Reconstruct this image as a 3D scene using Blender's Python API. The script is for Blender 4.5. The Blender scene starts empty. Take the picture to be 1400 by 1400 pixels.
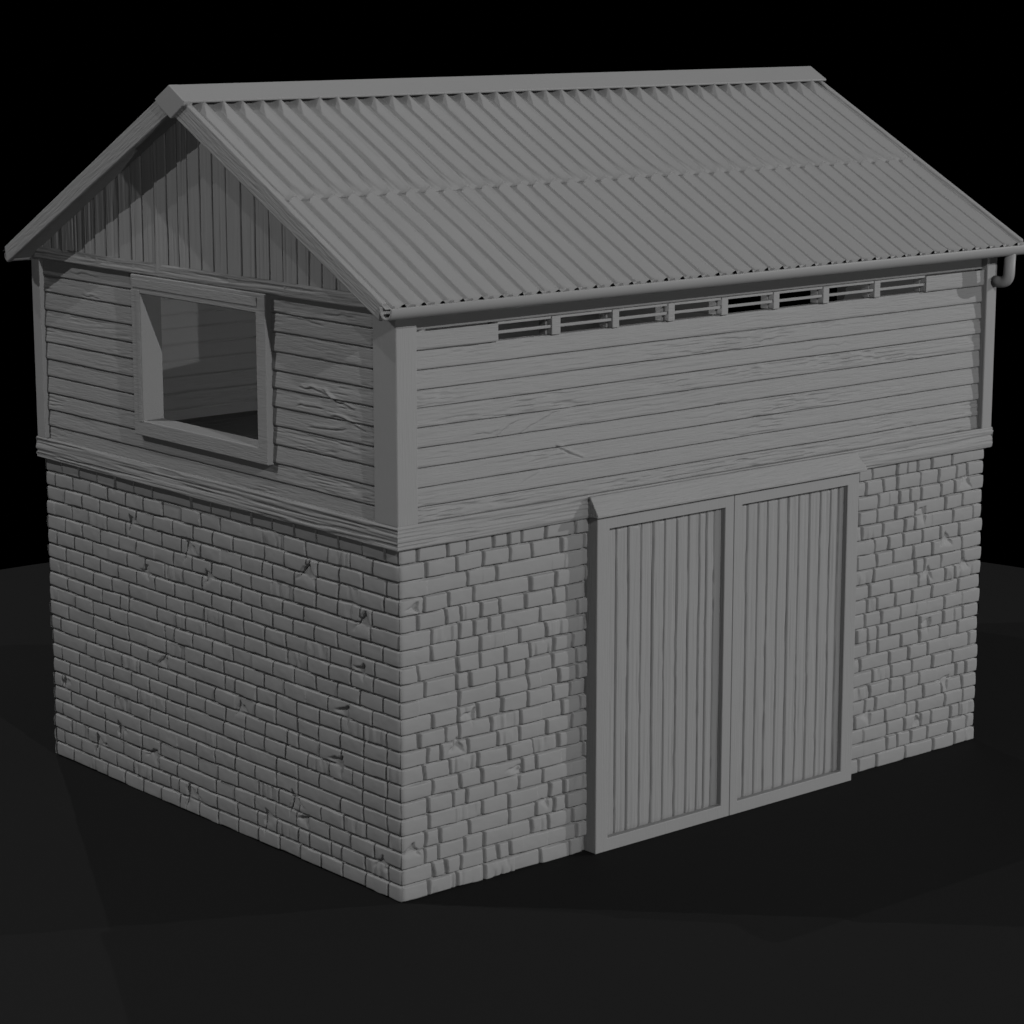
import bpy, bmesh, math, random
import numpy as np
from mathutils import Vector, Matrix

# ------------------------------------------------------------------ camera, world, lamps, exposure
S = bpy.context.scene
COL = S.collection
L, W = 6.027, 4.566            # brick footprint: long side along x, gable side along y
ZB, ZT = 2.5, 2.667            # top of the brickwork, top of the timber band
cam_d = bpy.data.cameras.new('camera'); cam = bpy.data.objects.new('camera', cam_d); COL.objects.link(cam)
cam.location = (-10.4103, -13.392, 6.2122)
cam.rotation_euler = [math.radians(a) for a in (78.4587, 0.0279, -40.4196)]
cam_d.sensor_width = 36; cam_d.lens = 36 * 2.5167; cam_d.clip_end = 500
S.camera = cam
wd = bpy.data.worlds.new('World'); S.world = wd; wd.use_nodes = True
wd.node_tree.nodes['Background'].inputs[0].default_value = (0, 0, 0, 1)
wd.node_tree.nodes['Background'].inputs[1].default_value = 0
S.view_settings.view_transform = 'Standard'; S.view_settings.look = 'None'
S.cycles.max_bounces = 1; S.cycles.diffuse_bounces = 0   # deep crevices stay dark, as in the picture
S.view_settings.exposure = 0; S.view_settings.gamma = 1

TGT = Vector((2.5, 2.0, 2.5))
def lamp(name, travel, irr, dist=45, radius=.12):
    """studio lamp far off, shining along `travel`; irr = irradiance it gives at the barn"""
    d = bpy.data.lights.new(name, 'POINT'); o = bpy.data.objects.new(name, d); COL.objects.link(o)
    o.location = TGT - Vector(travel).normalized() * dist
    d.energy = irr * 4 * math.pi * dist * dist * math.pi / math.pi; d.shadow_soft_size = radius
    return o
def soft(name, loc, size, power):
    d = bpy.data.lights.new(name, 'AREA'); d.shape = 'DISK'; d.size = size
    o = bpy.data.objects.new(name, d); COL.objects.link(o); o.location = loc
    o.rotation_euler = (TGT - Vector(loc)).to_track_quat('-Z', 'Y').to_euler(); d.energy = power
    return o
lamp('key_lamp', (.225, .96, -.45), .76)
lamp('side_lamp', (.76, -.65, -.80), 0.58)
lamp('steep_side_lamp', (.50, -.43, -1.1), .30)
lamp('back_lamp', (-.31, -.82, -.50), .13)
lamp('right_lamp', (-.82, .50, -.27), 0.84)
lamp('low_front_lamp', (.48, .86, .03), 0.13)
soft('overhead_softbox', (2.5, 2, 16), 10, 70)
soft('left_softbox', (-14, -2, 4), 6, 60)
soft('front_softbox', (9, -14, 1.8), 3, 110)

# added unseen fill in the upper room, standing in for bounced light
rl = bpy.data.lights.new('room_fill', 'POINT'); ro = bpy.data.objects.new('room_fill', rl); COL.objects.link(ro)
ro.location = (2.0, 1.0, 3.6); rl.energy = 22; rl.shadow_soft_size = .35

# ------------------------------------------------------------------ materials
def clay(name, base, grain=None, strength=.25, rough=.62, spec=.28, tilt=0.):
    m = bpy.data.materials.new(name); m.use_nodes = True
    nt = m.node_tree; b = nt.nodes['Principled BSDF']
    b.inputs['Base Color'].default_value = (base, base, base, 1)
    b.inputs['Roughness'].default_value = rough
    b.inputs['Specular IOR Level'].default_value = spec
    tc = nt.nodes.new('ShaderNodeTexCoord')
    def bump(scale, nscale, detail, st, dist, prev=None, src=None):
        mp = nt.nodes.new('ShaderNodeMapping'); mp.inputs['Scale'].default_value = scale
        nt.links.new(src or tc.outputs['Object'], mp.inputs[0])
        n = nt.nodes.new('ShaderNodeTexNoise'); n.inputs['Scale'].default_value = nscale
        n.inputs['Detail'].default_value = detail; n.inputs['Roughness'].default_value = .6
        nt.links.new(mp.outputs[0], n.inputs['Vector'])
        bp = nt.nodes.new('ShaderNodeBump'); bp.inputs['Strength'].default_value = st
        bp.inputs['Distance'].default_value = dist
        nt.links.new(n.outputs[0], bp.inputs['Height'])
        if prev: nt.links.new(prev.outputs[0], bp.inputs['Normal'])
        return bp
    p = bump((1, 1, 1), 9, 3, strength * .5, .012)
    if grain:
        rt = None
        if tilt:
            r_ = nt.nodes.new('ShaderNodeMapping'); r_.inputs['Rotation'].default_value = (tilt, 0, 0)
            nt.links.new(tc.outputs['Object'], r_.inputs[0]); rt = r_.outputs[0]
        p = bump(grain, 6, 3, strength, .014, p, rt)
    nt.links.new(p.outputs[0], b.inputs['Normal'])
    # slight unevenness of the coat
    n = nt.nodes.new('ShaderNodeTexNoise'); n.inputs['Scale'].default_value = 2.3; n.inputs['Detail'].default_value = 4
    nt.links.new(tc.outputs['Object'], n.inputs['Vector'])
    r = nt.nodes.new('ShaderNodeMapRange'); r.inputs['To Min'].default_value = base * .97; r.inputs['To Max'].default_value = base * 1.03
    nt.links.new(n.outputs[0], r.inputs[0]); nt.links.new(r.outputs[0], b.inputs['Base Color'])
    return m
A = .4
M_BRICK = clay('grey_brick', A, None, .22)
M_WX = clay('grey_timber_grain_along_x', A, (1.3, 16, 18), .38)
M_WY = clay('grey_timber_grain_along_y', A, (16, 1.3, 18), .38)
M_WZ = clay('grey_timber_upright_grain', A, (14, 14, .8), .25)
M_MET = clay('grey_sheet_metal', A, (4, .6, .6), .10, .5, .35)
M_IN = clay('lining_lightened_as_fill', .85, (1.3, 16, 18), .2)  # base raised above the clay grey: interior fill light put into the colour
TA = math.atan(.5386)
M_RAKE = clay('grey_bargeboard_timber_rising', A, (6, .8, 9), .6, tilt=-TA)
M_RAKE2 = clay('grey_bargeboard_timber_falling', A, (6, .8, 9), .6, tilt=TA)
M_LINT = clay('grey_lintel_timber', A, (.9, 8, 9), .6)
M_GROUND = clay('dark_ground', .0155, None, 0.0, .8, .1)

# ------------------------------------------------------------------ helpers
def tag(o, label=None, cat=None, kind=None, group=None):
    for k, v in (('label', label), ('category', cat), ('kind', kind), ('group', group)):
        if v: o[k] = v
    return o
def link(name, me, mat, parent=None):
    o = bpy.data.objects.new(name, me); COL.objects.link(o); me.materials.append(mat)
    if parent: o.parent = parent
    return o
def bm_obj(name, bm, mat, parent=None, bevel=0, smooth=False):
    bmesh.ops.recalc_face_normals(bm, faces=bm.faces)
    me = bpy.data.meshes.new(name); bm.to_mesh(me); bm.free()
    o = link(name, me, mat, parent)
    if smooth: me.polygons.foreach_set('use_smooth', [True] * len(me.polygons))
    if bevel:
        md = o.modifiers.new('bevel', 'BEVEL'); md.width = bevel; md.segments = 3; md.limit_method = 'ANGLE'
        md.harden_normals = False
        me.polygons.foreach_set('use_smooth', [True] * len(me.polygons))
        w = o.modifiers.new('wn', 'WEIGHTED_NORMAL'); w.keep_sharp = True
    return o
def add_box(bm, a, b):
    x0, y0, z0 = a; x1, y1, z1 = b
    v = [bm.verts.new(p) for p in ((x0,y0,z0),(x1,y0,z0),(x1,y1,z0),(x0,y1,z0),(x0,y0,z1),(x1,y0,z1),(x1,y1,z1),(x0,y1,z1))]
    for f in ((0,3,2,1),(4,5,6,7),(0,1,5,4),(1,2,6,5),(2,3,7,6),(3,0,4,7)): bm.faces.new([v[i] for i in f])
def box(name, a, b, mat, parent=None, bevel=.006):
    bm = bmesh.new(); add_box(bm, a, b); return bm_obj(name, bm, mat, parent, bevel)
def prism(bm, poly, axis, a, b):
    """poly: 2-D outline; axis 0: (y,z) extruded in x from a to b; 2: (x,y) extruded in z"""
    def P(p, t): return (t, p[0], p[1]) if axis == 0 else (p[0], t, p[1]) if axis == 1 else (p[0], p[1], t)
    A_ = [bm.verts.new(P(p, a)) for p in poly]; B_ = [bm.verts.new(P(p, b)) for p in poly]
    n = len(poly); bm.faces.new(A_); bm.faces.new(B_[::-1])
    for i in range(n): bm.faces.new([A_[i], A_[(i+1) % n], B_[(i+1) % n], B_[i]])
def hsh(ix, iy, seed):
    h = (ix.astype(np.int64) * 374761393 + iy.astype(np.int64) * 668265263 + seed * 974711) & 0x7fffffff
    h = (h ^ (h >> 13)) * 1274126177 & 0x7fffffff
    h = (h ^ (h >> 16)) & 0xffffff
    return h / float(0xffffff)
def noise(x, y, seed=0):
    ix = np.floor(x); iy = np.floor(y); fx = x - ix; fy = y - iy
    fx = fx*fx*(3-2*fx); fy = fy*fy*(3-2*fy)
    a = hsh(ix, iy, seed); b = hsh(ix+1, iy, seed); c = hsh(ix, iy+1, seed); d = hsh(ix+1, iy+1, seed)
    return (a*(1-fx)+b*fx)*(1-fy) + (c*(1-fx)+d*fx)*fy
def fbm(x, y, seed=0, n=3):
    s = 0; a = .5; t = 0
    for i in range(n): s = s + a*noise(x, y, seed+i*17); t += a; x = x*2.03; y = y*2.03; a *= .5
    return s / t
def sst(a, b, x):
    t = np.clip((x-a)/(b-a), 0, 1); return t*t*(3-2*t)
def relief(name, u0, u1, v0, v1, step, hf, place, mat, parent, keep=None, flip=False, vstep=None):
    """a carved sheet: hf(U,V) gives the relief, place(U,V,H) the position"""
    nu = max(2, int(round((u1-u0)/step))+1); nv = max(2, int(round((v1-v0)/(vstep or step)))+1)
    U, V = np.meshgrid(np.linspace(u0, u1, nu), np.linspace(v0, v1, nv))
    H = hf(U, V); X, Y, Z = place(U, V, H)
    co = np.stack([X, Y, Z], -1).reshape(-1, 3).astype(np.float32)
    i = np.arange(nu*nv).reshape(nv, nu)
    q = np.stack([i[:-1,:-1], i[:-1,1:], i[1:,1:], i[1:,:-1]], -1)
    if flip: q = q[..., ::-1]
    if keep is not None:
        uc = (U[:-1,:-1]+U[1:,1:])/2; vc = (V[:-1,:-1]+V[1:,1:])/2
        q = q[keep(uc, vc)]
    q = q.reshape(-1, 4)
    me = bpy.data.meshes.new(name); me.vertices.add(len(co)); me.vertices.foreach_set('co', co.ravel())
    me.loops.add(q.size); me.loops.foreach_set('vertex_index', q.ravel().astype(np.int32))
    me.polygons.add(len(q)); me.polygons.foreach_set('loop_start', np.arange(0, q.size, 4, dtype=np.int32))
    me.polygons.foreach_set('loop_total', np.full(len(q), 4, dtype=np.int32))
    me.update(calc_edges=True); me.validate()
    me.polygons.foreach_set('use_smooth', np.ones(len(q), dtype=bool))
    return link(name, me, mat, parent)
# the four outer sides. u runs left to right as seen from outside that side
def side_place(side, off=0., zbase=0.):
    e = .07
    def pl(U, V, H):
        h = H + off
        n = {'front': L, 'back': L, 'gable': W, 'far': W}[side]
        # at the corners the relief also pushes out sideways so neighbouring sides meet
        k0 = np.clip(1-U/e, 0, None); k1 = np.clip(1-(n-U)/e, 0, None)
        s = U - h*np.minimum(k0, 1) + h*np.minimum(k1, 1)
        if side == 'front': return s, -h, V
        if side == 'back': return L - s, W + h, V
        if side == 'gable': return -h, W - s, V
        return L + h, s, V
    return pl

# ------------------------------------------------------------------ ground
bm = bmesh.new()
c = bm.verts.new((3.0, 2.3, 0)); ring = [bm.verts.new((3.0+8.7*math.cos(a), 2.3+8.7*math.sin(a), 0)) for a in [2*math.pi*i/128 for i in range(128)]]
for i in range(128): bm.faces.new([c, ring[i], ring[(i+1) % 128]])
g = bm_obj('ground', bm, M_GROUND); tag(g, kind='structure')

# ------------------------------------------------------------------ the barn
barn = bpy.data.objects.new('barn', None); COL.objects.link(barn)
tag(barn, 'grey barn with brick lower storey, timber upper storey, double doors and corrugated roof', 'barn')

CH = .1195
def brick_field(rows, seed, damage, relief_h=.040, jh=.0080, jv=.0165, vd=1.):
    """rows: list of joint positions per course; damage: (u, z, radius, angle, depth)"""
    def hf(U, V):
        wob = (fbm(U*2.2, V*2.2, seed)-.5)*.016
        Vw = V + wob
        k = np.clip(np.floor(Vw/CH).astype(int), 0, 20)
        t = Vw/CH - k
        dv = np.minimum(t, 1-t)*CH
        top = (1-t)*CH
        du = np.full(U.shape, 9.); bid = np.zeros(U.shape); soft_ = np.zeros(U.shape)
        Uw = U + (noise(U*6, V*14, seed+5)-.5)*.012
        for r in range(21):
            m = k == r
            if not m.any(): continue
            J = np.array([-9.]+rows[r]+[99.]); uu = Uw[m]; ix = np.searchsorted(J, uu)-1
            ix = np.clip(ix, 0, len(J)-2)
            dl = uu-J[ix]; dr = J[ix+1]-uu
            jr = hsh(ix.astype(float), np.full(ix.shape, float(r)), seed+3); jr2 = hsh(ix+1., np.full(ix.shape, float(r)), seed+3)
            # some joints are nearly filled
            fl = np.where(jr < .13, .035, 0); fr = np.where(jr2 < .13, .035, 0)
            du[m] = np.minimum(dl+fl*np.clip(1-dl/.03, 0, 1), dr+fr*np.clip(1-dr/.03, 0, 1)); bid[m] = ix + r*61
        q1 = .7+.7*noise(U*9, V*9, seed+8)
        a = sst(.12, 1, dv/(jh*q1)); b = sst(.22, 1, du/(jv*q1))
        b = 1-vd*(1-b)
        body = np.minimum(a, b)*.5 + a*b*.5
        pr = hsh(bid, bid*0, seed+1); tl = hsh(bid, bid*0+5, seed+2)-.5
        pill = .0035*(1-((t-.5)*2)**2)
        h = relief_h*body*(.80+.32*pr) + pill*body + tl*.006*(t-.5)*body
        h = h + (fbm(U*7, V*9, seed+30)-.5)*.007*body
        # worn bricks with scratchy upright nicks
        worn = (hsh(bid, bid*0+9, seed+11) < .10)
        h = h - np.where(worn, np.clip(noise(U*34, V*7, seed+12)-.45, 0, 1)*.020*body, 0)
        nn = W if abs(U.max()-W) < .01 else L
        cor = np.minimum(U, nn-U); h = h - .010*np.clip(1-cor/.028, 0, 1)**2*body
        for (du_, dz_, rad, ang, dep) in damage:
            x = U-du_; y = V-dz_
            # a broken patch: bounded by two ragged lines that meet in a point, joints worn away inside
            x = x + (noise(U*26, V*26, seed+44)-.5)*.022; y = y + (noise(U*26+9, V*26, seed+45)-.5)*.022
            ax = -math.pi/2 + (ang-1.5)*.55; hw = .62
            s1 = -(x*math.sin(ax-hw) - y*math.cos(ax-hw)); s2 = x*math.sin(ax+hw) - y*math.cos(ax+hw)
            al = x*math.cos(ax)+y*math.sin(ax)
            m = sst(-.003, .006, s1)*sst(-.003, .006, s2)*sst(rad*1.25, rad*.55, al)
            h = h*(1-m) + m*(relief_h*.55 - dep*.8*np.exp(-np.minimum(s1, s2).clip(0)/.025) + .10*al)
            h = h - dep*1.3*np.exp(-(s1/.007)**2)*sst(-.01, .01, al)*sst(rad*1.3, rad*.6, al)
        return h
    return hf
def rows_regular(n, ln, seed):
    R = random.Random(seed); out = []
    for r in range(21):
        x = (ln*.5 if r % 2 else ln) - .02 + R.uniform(-.015, .015); row = []
        while x < n-.06:
            row.append(x)
            q = R.random()
            x += ln*R.uniform(.97, 1.03)*(.5 if q < .035 else 1.5 if q < .05 else 1)
        out.append(row)
    return out
def rows_wild(n, seed):
    R = random.Random(seed); out = []
    for r in range(21):
        x = R.choice([.12, .17, .24, .20]); row = []
        while x < n-.07:
            row.append(x); x += R.choice([.12, .135, .17, .2, .22, .23, .23, .25, .25, .28, .36])*R.uniform(.95, 1.05)
        out.append(row)
    return out
def near_u(u, pts): return pts
gd = [(W-y, z, r, a, d) for (y, z, r, a, d) in (
    (3.93, .35, .16, 2.2, .018), (3.60, .50, .12, 2.6, .014), (3.05, .40, .13, .6, .014), (2.62, .24, .17, 2.4, .018),
    (1.25, .50, .14, 2.3, .016), (1.05, .36, .12, .4, .012), (4.42, .72, .10, 2.4, .014), (2.55, 2.16, .15, 2.2, .012),
    (2.30, 1.97, .10, 2.3, .010), (.98, 2.25, .16, 1.1, .018), (.35, 2.0, .14, 1.3, .012), (.55, 1.28, .12, .3, .014),
    (3.35, 2.22, .12, 2.5, .012), (3.1, 1.86, .10, .7, .010), (.62, .9, .14, .2, .010), (.18, .30, .10, 1.2, .016),
    (1.9, 1.05, .12, 2.0, .010), (2.9, 1.2, .12, 1.2, .008), (1.6, .28, .14, 2.6, .014), (.35, 1.62, .10, .2, .010))]
fd = [(.46, 1.10, .13, 1.4, .016), (.62, 1.28, .14, .2, .010), (.07, .42, .12, 1.3, .018), (1.05, .80, .15, .1, .010), (5.35, 2.1, .17, .2, .010),
      (5.6, 1.85, .14, 1.6, .010), (5.45, 1.15, .13, .1, .010), (5.7, .62, .15, .3, .010), (4.75, .5, .14, .2, .010), (5.85, 1.6, .12, 1.5, .010),
      (5.3, .35, .12, 1.9, .010), (.12, 2.12, .09, .5, .010), (1.3, .5, .1, .3, .008), (5.85, 2.3, .15, 1.2, .008), (5.4, 1.6, .15, 1.2, .008)]
fd = [(u, z, r*.75, a, d*.6) for u, z, r, a, d in fd]
relief('brick_wall', 0, L, 0, ZB+.01, .0062, brick_field(rows_wild(L, 11), 3, fd), side_place('front'), M_BRICK, barn)
relief('brick_wall', 0, W, 0, ZB+.01, .0066, brick_field(rows_regular(W, .262, 5), 9, gd, .034, .0085, .011, .62), side_place('gable'), M_BRICK, barn)
relief('brick_wall', 0, L, 0, ZB+.01, .016, brick_field(rows_regular(L, .262, 8), 19, []), side_place('back'), M_BRICK, barn)
relief('brick_wall', 0, W, 0, ZB+.01, .016, brick_field(rows_wild(W, 21), 29, []), side_place('far'), M_BRICK, barn)

# timber band round the top of the brickwork
def band_h(seed):
    def hf(U, V):
        t = (V-ZB)/(ZT-ZB)
        g_ = (fbm(U*1.6, V*85, seed, 2)-.5)*.010 + (noise(U*.6, V*40, seed+4)-.5)*.006
        cr = np.clip(noise(U*2.2, V*80, seed+9)-.55, 0, 1)*.034
        fall = sst(0, .06, t)*sst(1, .93, t)
        return (g_ - cr) - (1-fall)*.006
    return hf
for sd, n, s in (('front', L, 1), ('gable', W, 2), ('back', L, 3), ('far', W, 4)):
    relief('band_board', 0, n, ZB, ZT, .014, band_h(s*31), side_place(sd, .078), M_WX if n == L else M_WY, barn, vstep=.0055)
# the band's underside and top ledge
bm = bmesh.new()
add_box(bm, (-.07, -.07, ZB+.003), (L+.07, .03, ZT-.004)); add_box(bm, (-.07, W-.03, ZB+.003), (L+.07, W+.07, ZT-.004))
add_box(bm, (-.07, .031, ZB+.003), (.03, W-.031, ZT-.004)); add_box(bm, (L-.03, .031, ZB+.003), (L+.07, W-.031, ZT-.004))
bm_obj('band_core', bm, M_WX, barn)

# corner posts
def post(cx, cy, sx, sy, wx, wy):
    """L-shaped corner post; sx, sy = outward signs"""
    o = .071; i = .055
    P = [(cx+sx*o, cy+sy*o), (cx-sx*wx, cy+sy*o), (cx-sx*wx, cy-sy*i*0+sy*0.0), (cx-sx*0, cy), (cx, cy-sy*wy), (cx+sx*o, cy-sy*wy)]
    bm = bmesh.new(); prism(bm, P, 2, ZT-.006, 4.11)
    bm_obj('corner_post', bm, M_WZ, barn, .010)
post(0, 0, -1, -1, .108, .185); post(L, 0, 1, -1, .052, .13); post(0, W, -1, 1, .12, .055); post(L, W, 1, 1, .12, .13)

# clapboard siding
LINES = [2.60, 2.760, 2.892, 3.028, 3.163, 3.300, 3.435, 3.558, 3.692, 3.834, 3.967, 4.100]
def clap(seed, rough=1., cracks=(), vfix=None, prof=.012):
    ln = np.array(LINES)
    def hf(U, V):
        Vw = V + (noise(U*.9, V*3, seed+70)-.5)*.004
        k = np.clip(np.searchsorted(ln, Vw)-1, 0, len(ln)-2)
        w = ln[k+1]-ln[k]; t = (Vw-ln[k])/w; d = t*w; dt = (1-t)*w
        rr = hsh(k.astype(float), k*0., seed+2)
        h = prof*(1-t)**1.0*(.85+.4*rr)
        h = h - .026*(1-sst(.002, .011, d)) - .005*(1-sst(0, .006, dt))
        h = h - .003*(1-sst(0, .03, d))
        ro = rough*(.25+1.1*sst(.35, .75, fbm(U*.8, k*1.7+U*0, seed+6, 2)))
        h = h + ro*((fbm(U*3.2+k*5, V*70, seed, 2)-.5)*.0055)
        cm = sst(.38, .66, fbm(U*1.5+k*9, V*7, seed+20, 2))
        h = h - ro*cm*np.clip(noise(U*8+k*3, V*95, seed+21)-.47, 0, 1)*.022
        h = h + (noise(U*5, k*3.+U*0, seed+60)-.5)*.004
        for (cu, cv, ang, ln_, dep, curv) in cracks:
            x = U-cu; y = V-cv; s = x*math.cos(ang)+y*math.sin(ang); q = -x*math.sin(ang)+y*math.cos(ang)
            q = q + curv*s*s*1.1 + (noise(U*14, V*14, seed+80)-.5)*.022
            h = h - .7*dep*np.exp(-(q/.0055)**2)*sst(ln_/2, ln_/2*.7, np.abs(s)) + dep*.6*np.exp(-((q-.018)/.012)**2)*sst(ln_/2, ln_/2*.5, np.abs(s))
        return h
    return hf
def split_place(side, off):
    def pl(U, V, H):
        h = H + off
        if side == 'front': return U, -h, V
        if side == 'back': return L-U, W+h, V
        if side == 'gable': return -h, W-U, V
        return L+h, U, V
    return pl
fcr = [(1.50, 2.975, -.45, .34, .011, -.5), (1.33, 2.965, .02, .5, .004, 0), (.93, 3.22, .45, .26, .008, .8), (1.25, 3.24, .28, .5, .008, .25),
       (.75, 3.205, .05, .25, .006, 0), (1.2, 2.87, .35, .35, .004, .3), (2.9, 3.10, .03, .6, .004, 0), (4.1, 3.5, .02, .7, .004, 0)]
gcr = [(W-.85, 3.47, -.12, .5, .011, .4), (W-.62, 3.42, -.25, .42, .012, -.4), (W-.95, 3.36, .05, .35, .009, .5), (W-.5, 3.30, -.15, .45, .011, .2),
       (W-.75, 3.22, .08, .5, .008, -.2), (W-3.9, 4.02, -.02, .5, .007, 0), (W-3.8, 3.86, .02, .3, .006, 0), (W-1.0, 3.95, -.05, .5, .007, .1), (W-.6, 4.02, .02, .4, .007, 0)]
relief('siding', .10, L-.045, ZT-.01, 3.834, .009, clap(101, 1.0, fcr), split_place('front', .012), M_WX, barn, vstep=.0045)
WIN = lambda u, v: ~((u > W-3.10) & (u < W-1.45) & (v > 2.92) & (v < 4.06))
relief('siding', .05, W-.17, ZT-.01, 4.10, .009, clap(140, .45, gcr, prof=.010), split_place('gable', .032), M_WY, barn, keep=WIN, vstep=.0045)
relief('siding', .10, L-.10, ZT-.01, 4.10, .03, clap(180), split_place('back', .012), M_WX, barn, vstep=.008)
WIN2 = lambda u, v: ~((u > 1.45) & (u < 3.10) & (v > 2.92) & (v < 4.06))
relief('siding', .10, W-.10, ZT-.01, 4.10, .03, clap(190), split_place('far', .034), M_WY, barn, keep=WIN2, vstep=.008)

# inner lining of the upper room, and its floor
IN = .06
def inner(side, a, b, seed, keep=None):
    def pl(U, V, H):
        h = H*1.1 - .012
        return {'front': (U, IN+h, V), 'back': (U, W-IN-h, V), 'gable': (IN+h, U, V), 'far': (L-IN-h, U, V)}[side]
    f = clap(seed, .5)
    relief('inner_lining', a, b, 2.675, 4.2 if side in ('gable', 'far') else 3.834 if side == 'front' else 4.12, .03, f, pl, M_IN, barn, keep=keep, vstep=.008)
inner('front', IN, L-IN, 201); inner('back', IN, L-IN, 202)
WI = lambda u, v: ~((u > 1.495) & (u < 3.045) & (v > 2.985) & (v < 3.975))
inner('gable', IN, W-IN, 203, WI); inner('far', IN, W-IN, 204, WI)
def fl_h(U, V): return -.012*(1-sst(0, .05, np.abs(((V/.15) % 1)-.5)*1.0)) + (noise(U*3, V*40, 3)-.5)*.004
relief('floor_boards', .0, L, .0, W, .03, fl_h, lambda U, V, H: (U, V, 2.675+H), M_WX, barn, vstep=.01)

# vent row under the front eave
VX = [(.839, 1.330), (1.411, 1.902), (1.966, 2.447), (2.513, 2.990), (3.058, 3.538), (3.601, 4.081), (4.147, 4.662), (4.73, 5.265)]
FY = -.030
bm = bmesh.new()
def flat_board(bm, x0, x1, z0, z1, y0, y1): add_box(bm, (x0, y0, z0), (x1, y1, z1))
relief('siding_board', .10, VX[0][0], 3.8345, 3.960, .02, lambda U, V: (fbm(U*3, V*30, 7)-.5)*.005 - .008*(1-sst(0, .008, V-3.8345)), lambda U, V, H: (U, FY-.008-H, V), M_WX, barn, vstep=.005)
relief('siding_board', VX[-1][1], L-.045, 3.8345, 3.960, .02, lambda U, V: (fbm(U*3, V*30, 9)-.5)*.005 - .008*(1-sst(0, .008, V-3.8345)), lambda U, V, H: (U, FY-.008-H, V), M_WX, barn, vstep=.005)
box('board_end', (VX[0][0]-.02, FY-.006, 3.836), (VX[0][0], IN-.01, 3.960), M_WX, barn, 0)
box('board_end', (VX[-1][1], FY-.006, 3.836), (VX[-1][1]+.02, IN-.01, 3.960), M_WX, barn, 0)
box('wall_plate', (.10, -.012, 3.968), (L-.05, IN, 4.13), M_WX, barn, .004)
box('vent_sill', (.84, -.008, 3.822), (5.264, IN-.012, 3.8335), M_WX, barn, .002)
for i, (a, b) in enumerate(VX):
    vt = bpy.data.objects.new('vent', None); COL.objects.link(vt); vt.parent = barn
    box('slat', (a+.002, FY+.004, 3.884), (b-.002, FY+.024, 3.906), M_WX, vt, .004)
    box('slat', (a+.002, FY+.002, 3.948), (b-.002, FY+.030, 3.966), M_WX, vt, .004)
    if i < 7: box('vent_post', (b, FY-.004, 3.836), (VX[i+1][0], IN-.03, 3.966), M_WX, vt, .005)
    box('vent_jamb', (b-.012, .022, 3.836), (b+.02 if i < 7 else b+.001, IN+.03, 3.966), M_WX, vt, .002)

# gable ends above the siding
PL0, SL = 4.196, .5386
def zroof(y): 
    y = np.minimum(y, 2*W/2-y) if not np.isscalar(y) else min(y, W-y)
    return PL0 + SL*(y+.156)
GR = [-.1, .10, .26, .42, .58, .74, .89, 1.027, 1.19, 1.355, 1.522, 1.691, 1.873, 2.043, 2.204, 2.362, 2.494, 2.644, 2.811, 2.983, 3.137, 3.315, 3.494, 3.659, 3.811, 3.977, 4.155, 4.319, 4.47, 4.70]
def vboards(G, seed, gw=.008, dep=.016, tilt=.008):
    G = np.array(G)
    def hf(U, V):
        Uw = U + (noise(U*4, V*2.2, seed+2)-.5)*.007 + (noise(U*30, V*9, seed+3)-.5)*.004
        k = np.clip(np.searchsorted(G, Uw)-1, 0, len(G)-2)
        w = G[k+1]-G[k]; d = Uw-G[k]; e = G[k+1]-Uw; t = d/w
        rr = hsh(k.astype(float), k*0., seed+5)
        h = (rr-.5)*.006 + tilt*(t-.5)*(.3+rr)
        h = h - dep*(1-sst(.2, 1, np.minimum(d, e)/gw))
        h = h + (fbm(U*42, V*1.3+k, seed, 2)-.5)*.005
        h = h - np.clip(noise(U*60, V*1.6+k*3, seed+9)-.72, 0, 1)*.020
        return h
    return hf
for sd, sgn in (('gable', -1), ('far', 1)):
    def pl(U, V, H, sd=sd): return ((-.072-H) if sd == 'gable' else (L+.072+H), U, V)
    relief('gable_boards', 0, W, 4.13, 5.46, .0065 if sd == 'gable' else .02, vboards(GR, 301, .011, .030), pl, M_WZ, barn, keep=lambda u, v: v < zroof(u)-.05, flip=sd == 'gable', vstep=.02)
    x0, x1 = (-.042, .05) if sd == 'gable' else (L-.05, L+.042)
    # head board under the gable boards
    o_ = relief('head_board', .0, W, 4.103, 4.203, .014, lambda U, V: (fbm(U*1.6, V*60, 77, 3)-.5)*.010-.006*(1-sst(0, .010, V-4.103)) - np.clip(noise(U*2.5, V*60, 78)-.6, 0, 1)*.02,
           (lambda U, V, H: (-.078-H, W-U, V)) if sd == 'gable' else (lambda U, V, H: (L+.078+H, U, V)), M_WY, barn, vstep=.005)
    bm = bmesh.new(); xa, xb = (-.070, .04) if sd == 'gable' else (L-.04, L+.070)
    add_box(bm, (xa, .0, 4.105), (xb, W, 4.201)); bm_obj('head_rail', bm, M_WY, barn)
    bm = bmesh.new(); xa = 0.03 if sd == 'gable' else L-.05
    prism(bm, [(0, 4.10), (W, 4.10), (W/2, zroof(W/2)-.1)], 0, xa, xa+.02); bm_obj('gable_backing', bm, M_WZ, barn)

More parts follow.
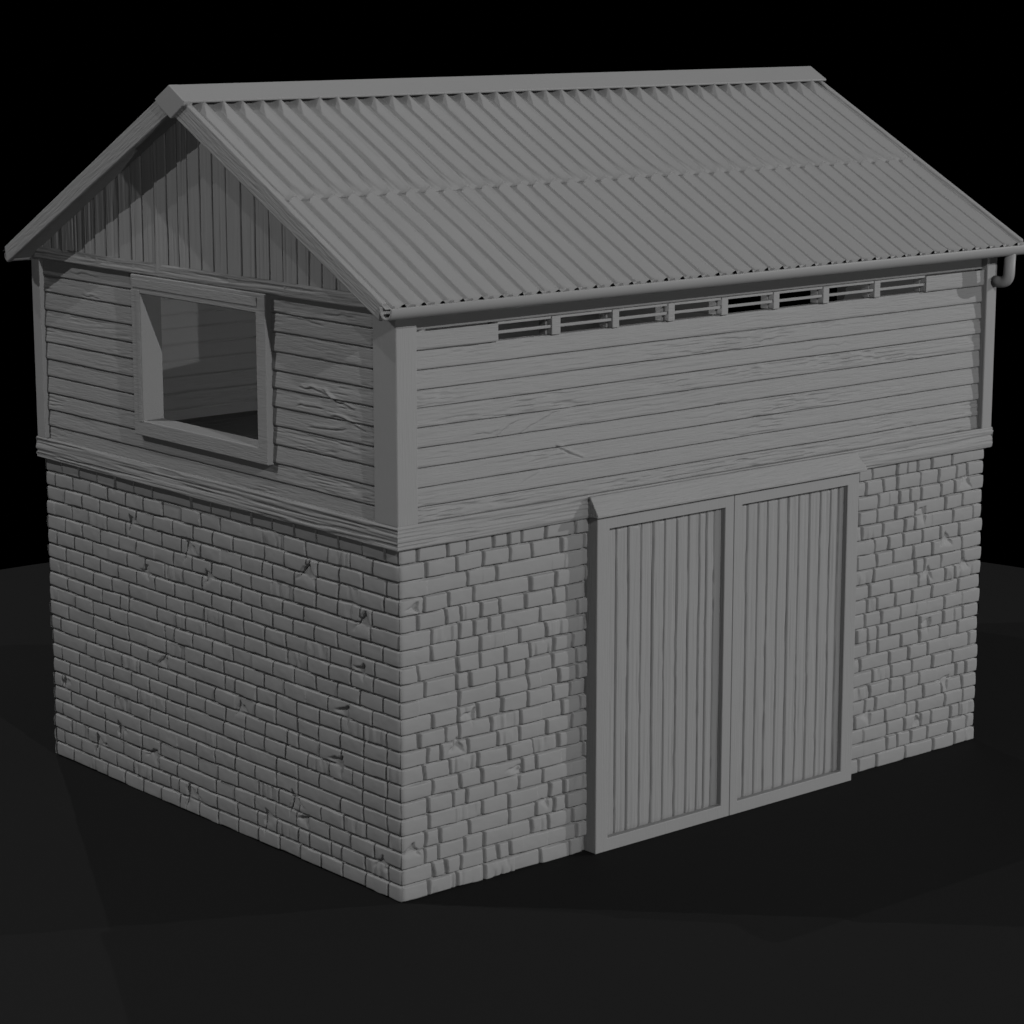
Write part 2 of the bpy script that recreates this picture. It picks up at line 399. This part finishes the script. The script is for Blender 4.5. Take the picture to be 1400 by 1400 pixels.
# windows in both gable ends: an open square hole with a heavy frame
def window(face, back, wall):
    fr = bpy.data.objects.new('window_frame', None); COL.objects.link(fr); fr.parent = barn
    y0, y1, z0, z1 = 1.398, 3.147, 2.880, 4.100
    a0, a1, b0, b1 = 1.517, 3.018, 2.998, 3.958
    bm = bmesh.new()
    def quad(P): return [bm.verts.new(p) for p in P]
    O = lambda x: [(x, y0, z0), (x, y1, z0), (x, y1, z1), (x, y0, z1)]
    I = lambda x: [(x, a0, b0), (x, a1, b0), (x, a1, b1), (x, a0, b1)]
    of, if_, ob, ib = quad(O(face)), quad(I(face)), quad(O(wall)), quad(I(back))
    for i in range(4):
        j = (i+1) % 4
        bm.faces.new([of[i], of[j], if_[j], if_[i]]); bm.faces.new([of[i], ob[i], ob[j], of[j]])
        bm.faces.new([if_[i], if_[j], ib[j], ib[i]]); bm.faces.new([ob[i], ib[i], ib[j], ob[j]])
    bmesh.ops.recalc_face_normals(bm, faces=bm.faces)
    me = bpy.data.meshes.new('surround'); bm.to_mesh(me); bm.free()
    o = link('surround', me, M_WY, fr)
    md = o.modifiers.new('bevel', 'BEVEL'); md.width = .009; md.segments = 3
    md.limit_method = 'ANGLE'
    me.polygons.foreach_set('use_smooth', [True]*len(me.polygons)); o.modifiers.new('wn', 'WEIGHTED_NORMAL')
    # raised bead round the left and top edge
    s = -1 if face < 0 else 1
    bead = bmesh.new()
    add_box(bead, (min(face-.001*s, face+s*.005), a1+.006, b0-.01), (max(face-.001*s, face+s*.005), a1+.05, b1+.03))
    add_box(bead, (min(face-.001*s, face+s*.006), a0-.02, b1+.045), (max(face-.001*s, face+s*.006), y1-.03, b1+.112))
    bm_obj('bead', bead, M_WY, fr, .003)
window(-.088, IN+.040, -.004); window(L+.088, L-IN-.040, L+.004)

# ------------------------------------------------------------------ double doors with lintel
DZ0, DZ1 = -.003, 2.502
def door(x0, x1, ia, ib, G, seed):
    d = bpy.data.objects.new('door', None); COL.objects.link(d); d.parent = barn
    yf, yb = -.146, .0
    z0, z1 = .003, DZ1
    bm = bmesh.new()
    O = [(x0, z0), (x1, z0), (x1, z1), (x0, z1)]; I = [(ia, .104), (ib, .104), (ib, 2.414), (ia, 2.414)]
    of = [bm.verts.new((p[0], yf, p[1])) for p in O]; if_ = [bm.verts.new((p[0], yf, p[1])) for p in I]
    ob = [bm.verts.new((p[0], yb, p[1])) for p in O]; ib_ = [bm.verts.new((p[0], yb, p[1])) for p in I]
    for i in range(4):
        j = (i+1) % 4
        bm.faces.new([of[i], of[j], if_[j], if_[i]]); bm.faces.new([of[i], ob[i], ob[j], of[j]]); bm.faces.new([if_[i], if_[j], ib_[j], ib_[i]])
        bm.faces.new([ob[i], ib_[i], ib_[j], ob[j]])
    o = bm_obj('door_frame', bm, M_WZ, d, .007)
    f = vboards(G, seed, .0105, .045, .002)
    def hf(U, V):
        h = f(U, V)
        # splintered board tops
        tp = 2.414-.012-.03*noise(U*38, U*0+seed, seed+40)
        return h - .012*sst(tp, tp+.02, V)*(noise(U*21, V*0, seed+50) > .45) - .004*(1-sst(.104, .125, V))
    relief('door_boards', ia-.002, ib+.002, .102, 2.416, .006, hf, lambda U, V, H: (U, -.100-H, V), M_WZ, d, vstep=.012)
door(1.667, 3.043, 1.788, 2.951, [1.70, 1.893, 2.01, 2.138, 2.257, 2.375, 2.50, 2.617, 2.728, 2.801, 2.882, 3.05], 401)
door(3.047, 4.421, 3.131, 4.290, [3.05, 3.228, 3.344, 3.45, 3.568, 3.679, 3.795, 3.915, 4.03, 4.145, 4.24, 4.40], 431)
bm = bmesh.new()
P0 = [(-.082, ZT-.008), (-.100, ZT-.010), (-.182, 2.533), (-.182, 2.512), (-.070, 2.506)]
A_ = [bm.verts.new((1.637, y, z)) for y, z in P0]; B_ = [bm.verts.new((4.428 + (.045 if z < 2.6 else 0), y, z)) for y, z in P0]
bm.faces.new(A_); bm.faces.new(B_[::-1])
for i in range(5): bm.faces.new([A_[i], A_[(i+1) % 5], B_[(i+1) % 5], B_[i]])
bm_obj('lintel', bm, M_LINT, barn, .006)

# ------------------------------------------------------------------ roof
roof = bpy.data.objects.new('roof', None); COL.objects.link(roof); roof.parent = barn
XR0, XR1 = -.255, L+.285
CP = .1694
def sheet_h(seed, lower, y_top, y_bot):
    """u = x along the eave, v = y in plan from eave to ridge"""
    def hf(U, V):
        Uw = U + (noise(U*1.7, V*2.0, seed)-.5)*.022 + (noise(U*6, V*.8, seed+1)-.5)*.012
        ph = (Uw-.054)/CP; fr = ph-np.floor(ph)
        cid = np.floor(ph)
        c_ = .5+.5*np.cos(2*np.pi*fr + .75*np.sin(2*np.pi*fr))
        prof = c_**.9
        amp = .044*(.85+.3*hsh(cid, cid*0, seed+2))
        h = amp*prof
        # flattened by hand above the lap
        if not lower: 
            fd_ = sst(y_bot+.01, y_bot+.20+.08*hsh(cid, cid*0, seed+3), V)
            h = h*(.70+.30*fd_) + .009*(1-fd_)
            h = h - .012*(V < y_bot+.002)
        # dents under the ridge cap
        else: pass
        h = h - (.013*np.exp(-((fr-.37)*CP/.009)**2) + .006*np.exp(-((fr-.70)*CP/.012)**2))*(1 if lower else fd_)
        if lower: h = h + .004*sst(-.12, -.20, V) - .010*np.exp(-((V-y_top+.006)/.007)**2)
        edge = sst(XR0+.045, XR0+.09, U)*sst(XR1-.03, XR1-.06, U)
        h = h*edge + .020*(1-edge)
        h = h + (fbm(U*30, V*1.5, seed+6, 2)-.5)*.003 + (fbm(U*4, V*5, seed+8, 2)-.5)*.004
        return h
    return hf
def roof_place(front, lift):
    c_ = math.cos(math.atan(SL)); s_ = math.sin(math.atan(SL))
    def pl(U, V, H):
        h = H + lift
        y = V - h*s_; z = PL0 + SL*(V+.156) + h*c_
        return (U, y, z) if front else (U, W-y, z)
    return pl
YS = .985
for front in (True, False):
    st = .0068 if front else .02
    relief('roof_sheet', XR0+.004, XR1-.004, -.205, YS+.05, st, sheet_h(501, True, YS, -.2), roof_place(front, -.037), M_MET, roof, flip=not front, vstep=.007 if front else .03)
    relief('roof_sheet', XR0+.004, XR1-.004, YS, W/2-.05, st, sheet_h(501, False, W/2, YS), roof_place(front, -.034), M_MET, roof, flip=not front, vstep=.02)
    # solid deck under the sheets
    bm = bmesh.new()
    q = [(-.165, zroof(-.165)-.045), (W/2, zroof(W/2)-.045), (W/2, zroof(W/2)-.15), (-.135, zroof(-.135)-.128)]
    if not front: q = [(W-y, z) for y, z in q]
    prism(bm, q, 0, XR0+.03, XR1-.03); bm_obj('roof_deck', bm, M_WX, roof)
    # boxed eave
    bm = bmesh.new(); q = [(-.135, 4.10), (.0, 4.18), (.02, 4.095), (-.135, 4.075)]
    if not front: q = [(W-y, z) for y, z in q]
    prism(bm, q, 0, XR0+.19, XR1-.19); bm_obj('eave_box', bm, M_WX, roof)
    # bargeboards at both gable ends
    for xa, xb in ((XR0, XR0+.045), (XR1-.045, XR1)):
        bm = bmesh.new()
        q = [(-.158, zroof(-.158)), (W/2-.0005, zroof(W/2-.0005)), (W/2-.0005, zroof(W/2)-.185), (-.132, 4.070)]
        if not front: q = [(W-y, z) for y, z in q]
        prism(bm, q, 0, xa, xb); bm_obj('bargeboard', bm, M_RAKE if front else M_RAKE2, roof, .010)
# ridge cap
bm = bmesh.new()
def cap(x, dz=0): return [(2.262, 5.528+dz), (2.072, 5.420+dz), (2.085, 5.385), (2.25, 5.288), (2.42, 5.385), (2.452, 5.420+dz)]
prism(bm, cap(0), 0, XR0-.02, XR0+.06); 
prism(bm, [(2.262, 5.527), (2.072, 5.418), (2.078, 5.400), (2.262, 5.46), (2.446, 5.400), (2.452, 5.418)], 0, XR0+.03, XR1+.03)
bm_obj('ridge_cap', bm, M_MET, roof, .007)

# gutters, half round, with the downpipe at the far front corner
def gutter(front):
    cy, cz, ro, ri = (-.214, 4.150, .068, .050) if front else (-.135, 4.125, .048, .036)
    bm = bmesh.new(); n = 20
    x0, x1 = (XR0-.012 if front else XR0+.012), XR1+.06
    prof = [(cy-ro*math.cos(a), cz-ro*math.sin(a)) for a in [math.pi*i/n for i in range(n+1)]]
    prof = [(cy-ro, cz+.018)] + prof + [(cy+ro, cz+.018), (cy+ri, cz+.018)]
    prof += [(cy+ri*math.cos(a), cz-ri*math.sin(a)) for a in [math.pi*i/n for i in range(n+1)]] + [(cy-ri, cz+.018)]
    if not front: prof = [(W-y, z) for y, z in prof]
    k = len(prof); ra = [bm.verts.new((x0, y, z)) for y, z in prof]; rb = [bm.verts.new((x1, y, z)) for y, z in prof]
    for i in range(k): bm.faces.new([ra[i], ra[(i+1) % k], rb[(i+1) % k], rb[i]])
    h = k//2
    for R_ in (ra, rb):
        for i in range(h-1): bm.faces.new([R_[i], R_[i+1], R_[k-2-i], R_[k-1-i]])
    bmesh.ops.remove_doubles(bm, verts=bm.verts, dist=1e-5)
    o = bm_obj('gutter', bm, M_MET, barn, 0, True)
    md = o.modifiers.new('bevel', 'BEVEL'); md.width = .006; md.segments = 3; md.limit_method = 'ANGLE'; md.angle_limit = 1.0
    return o
gut = gutter(True); gutter(False)
def tube(name, pts, r, mat, parent, n=20):
    """rounded-corner pipe through pts"""
    pts = [Vector(p) for p in pts]; path = [pts[0]]
    for i in range(1, len(pts)-1):
        a, b, c = pts[i-1], pts[i], pts[i+1]; d = .075
        p, q = b+(a-b).normalized()*d, b+(c-b).normalized()*d
        for t in [k/8 for k in range(9)]: path.append(p*(1-t)**2+b*2*t*(1-t)+q*t*t)
    path.append(pts[-1]); bm = bmesh.new(); rings = []
    up = Vector((1, 0, 0))
    for i, p in enumerate(path):
        t = (path[min(i+1, len(path)-1)]-path[max(i-1, 0)]).normalized(); s = up.cross(t).normalized()
        rings.append([bm.verts.new(p + up*r*math.cos(2*math.pi*k/n) + s*r*math.sin(2*math.pi*k/n)) for k in range(n)])
    for a, b in zip(rings, rings[1:]):
        for k in range(n): bm.faces.new([a[k], a[(k+1) % n], b[(k+1) % n], b[k]])
    bm.faces.new(rings[0][::-1]); bm.faces.new(rings[-1])
    return bm_obj(name, bm, mat, parent, 0, True)
tube('downpipe', [(6.075, -.214, 4.12), (6.075, -.205, 3.865), (6.065, -.055, 3.865)], .047, M_MET, gut)
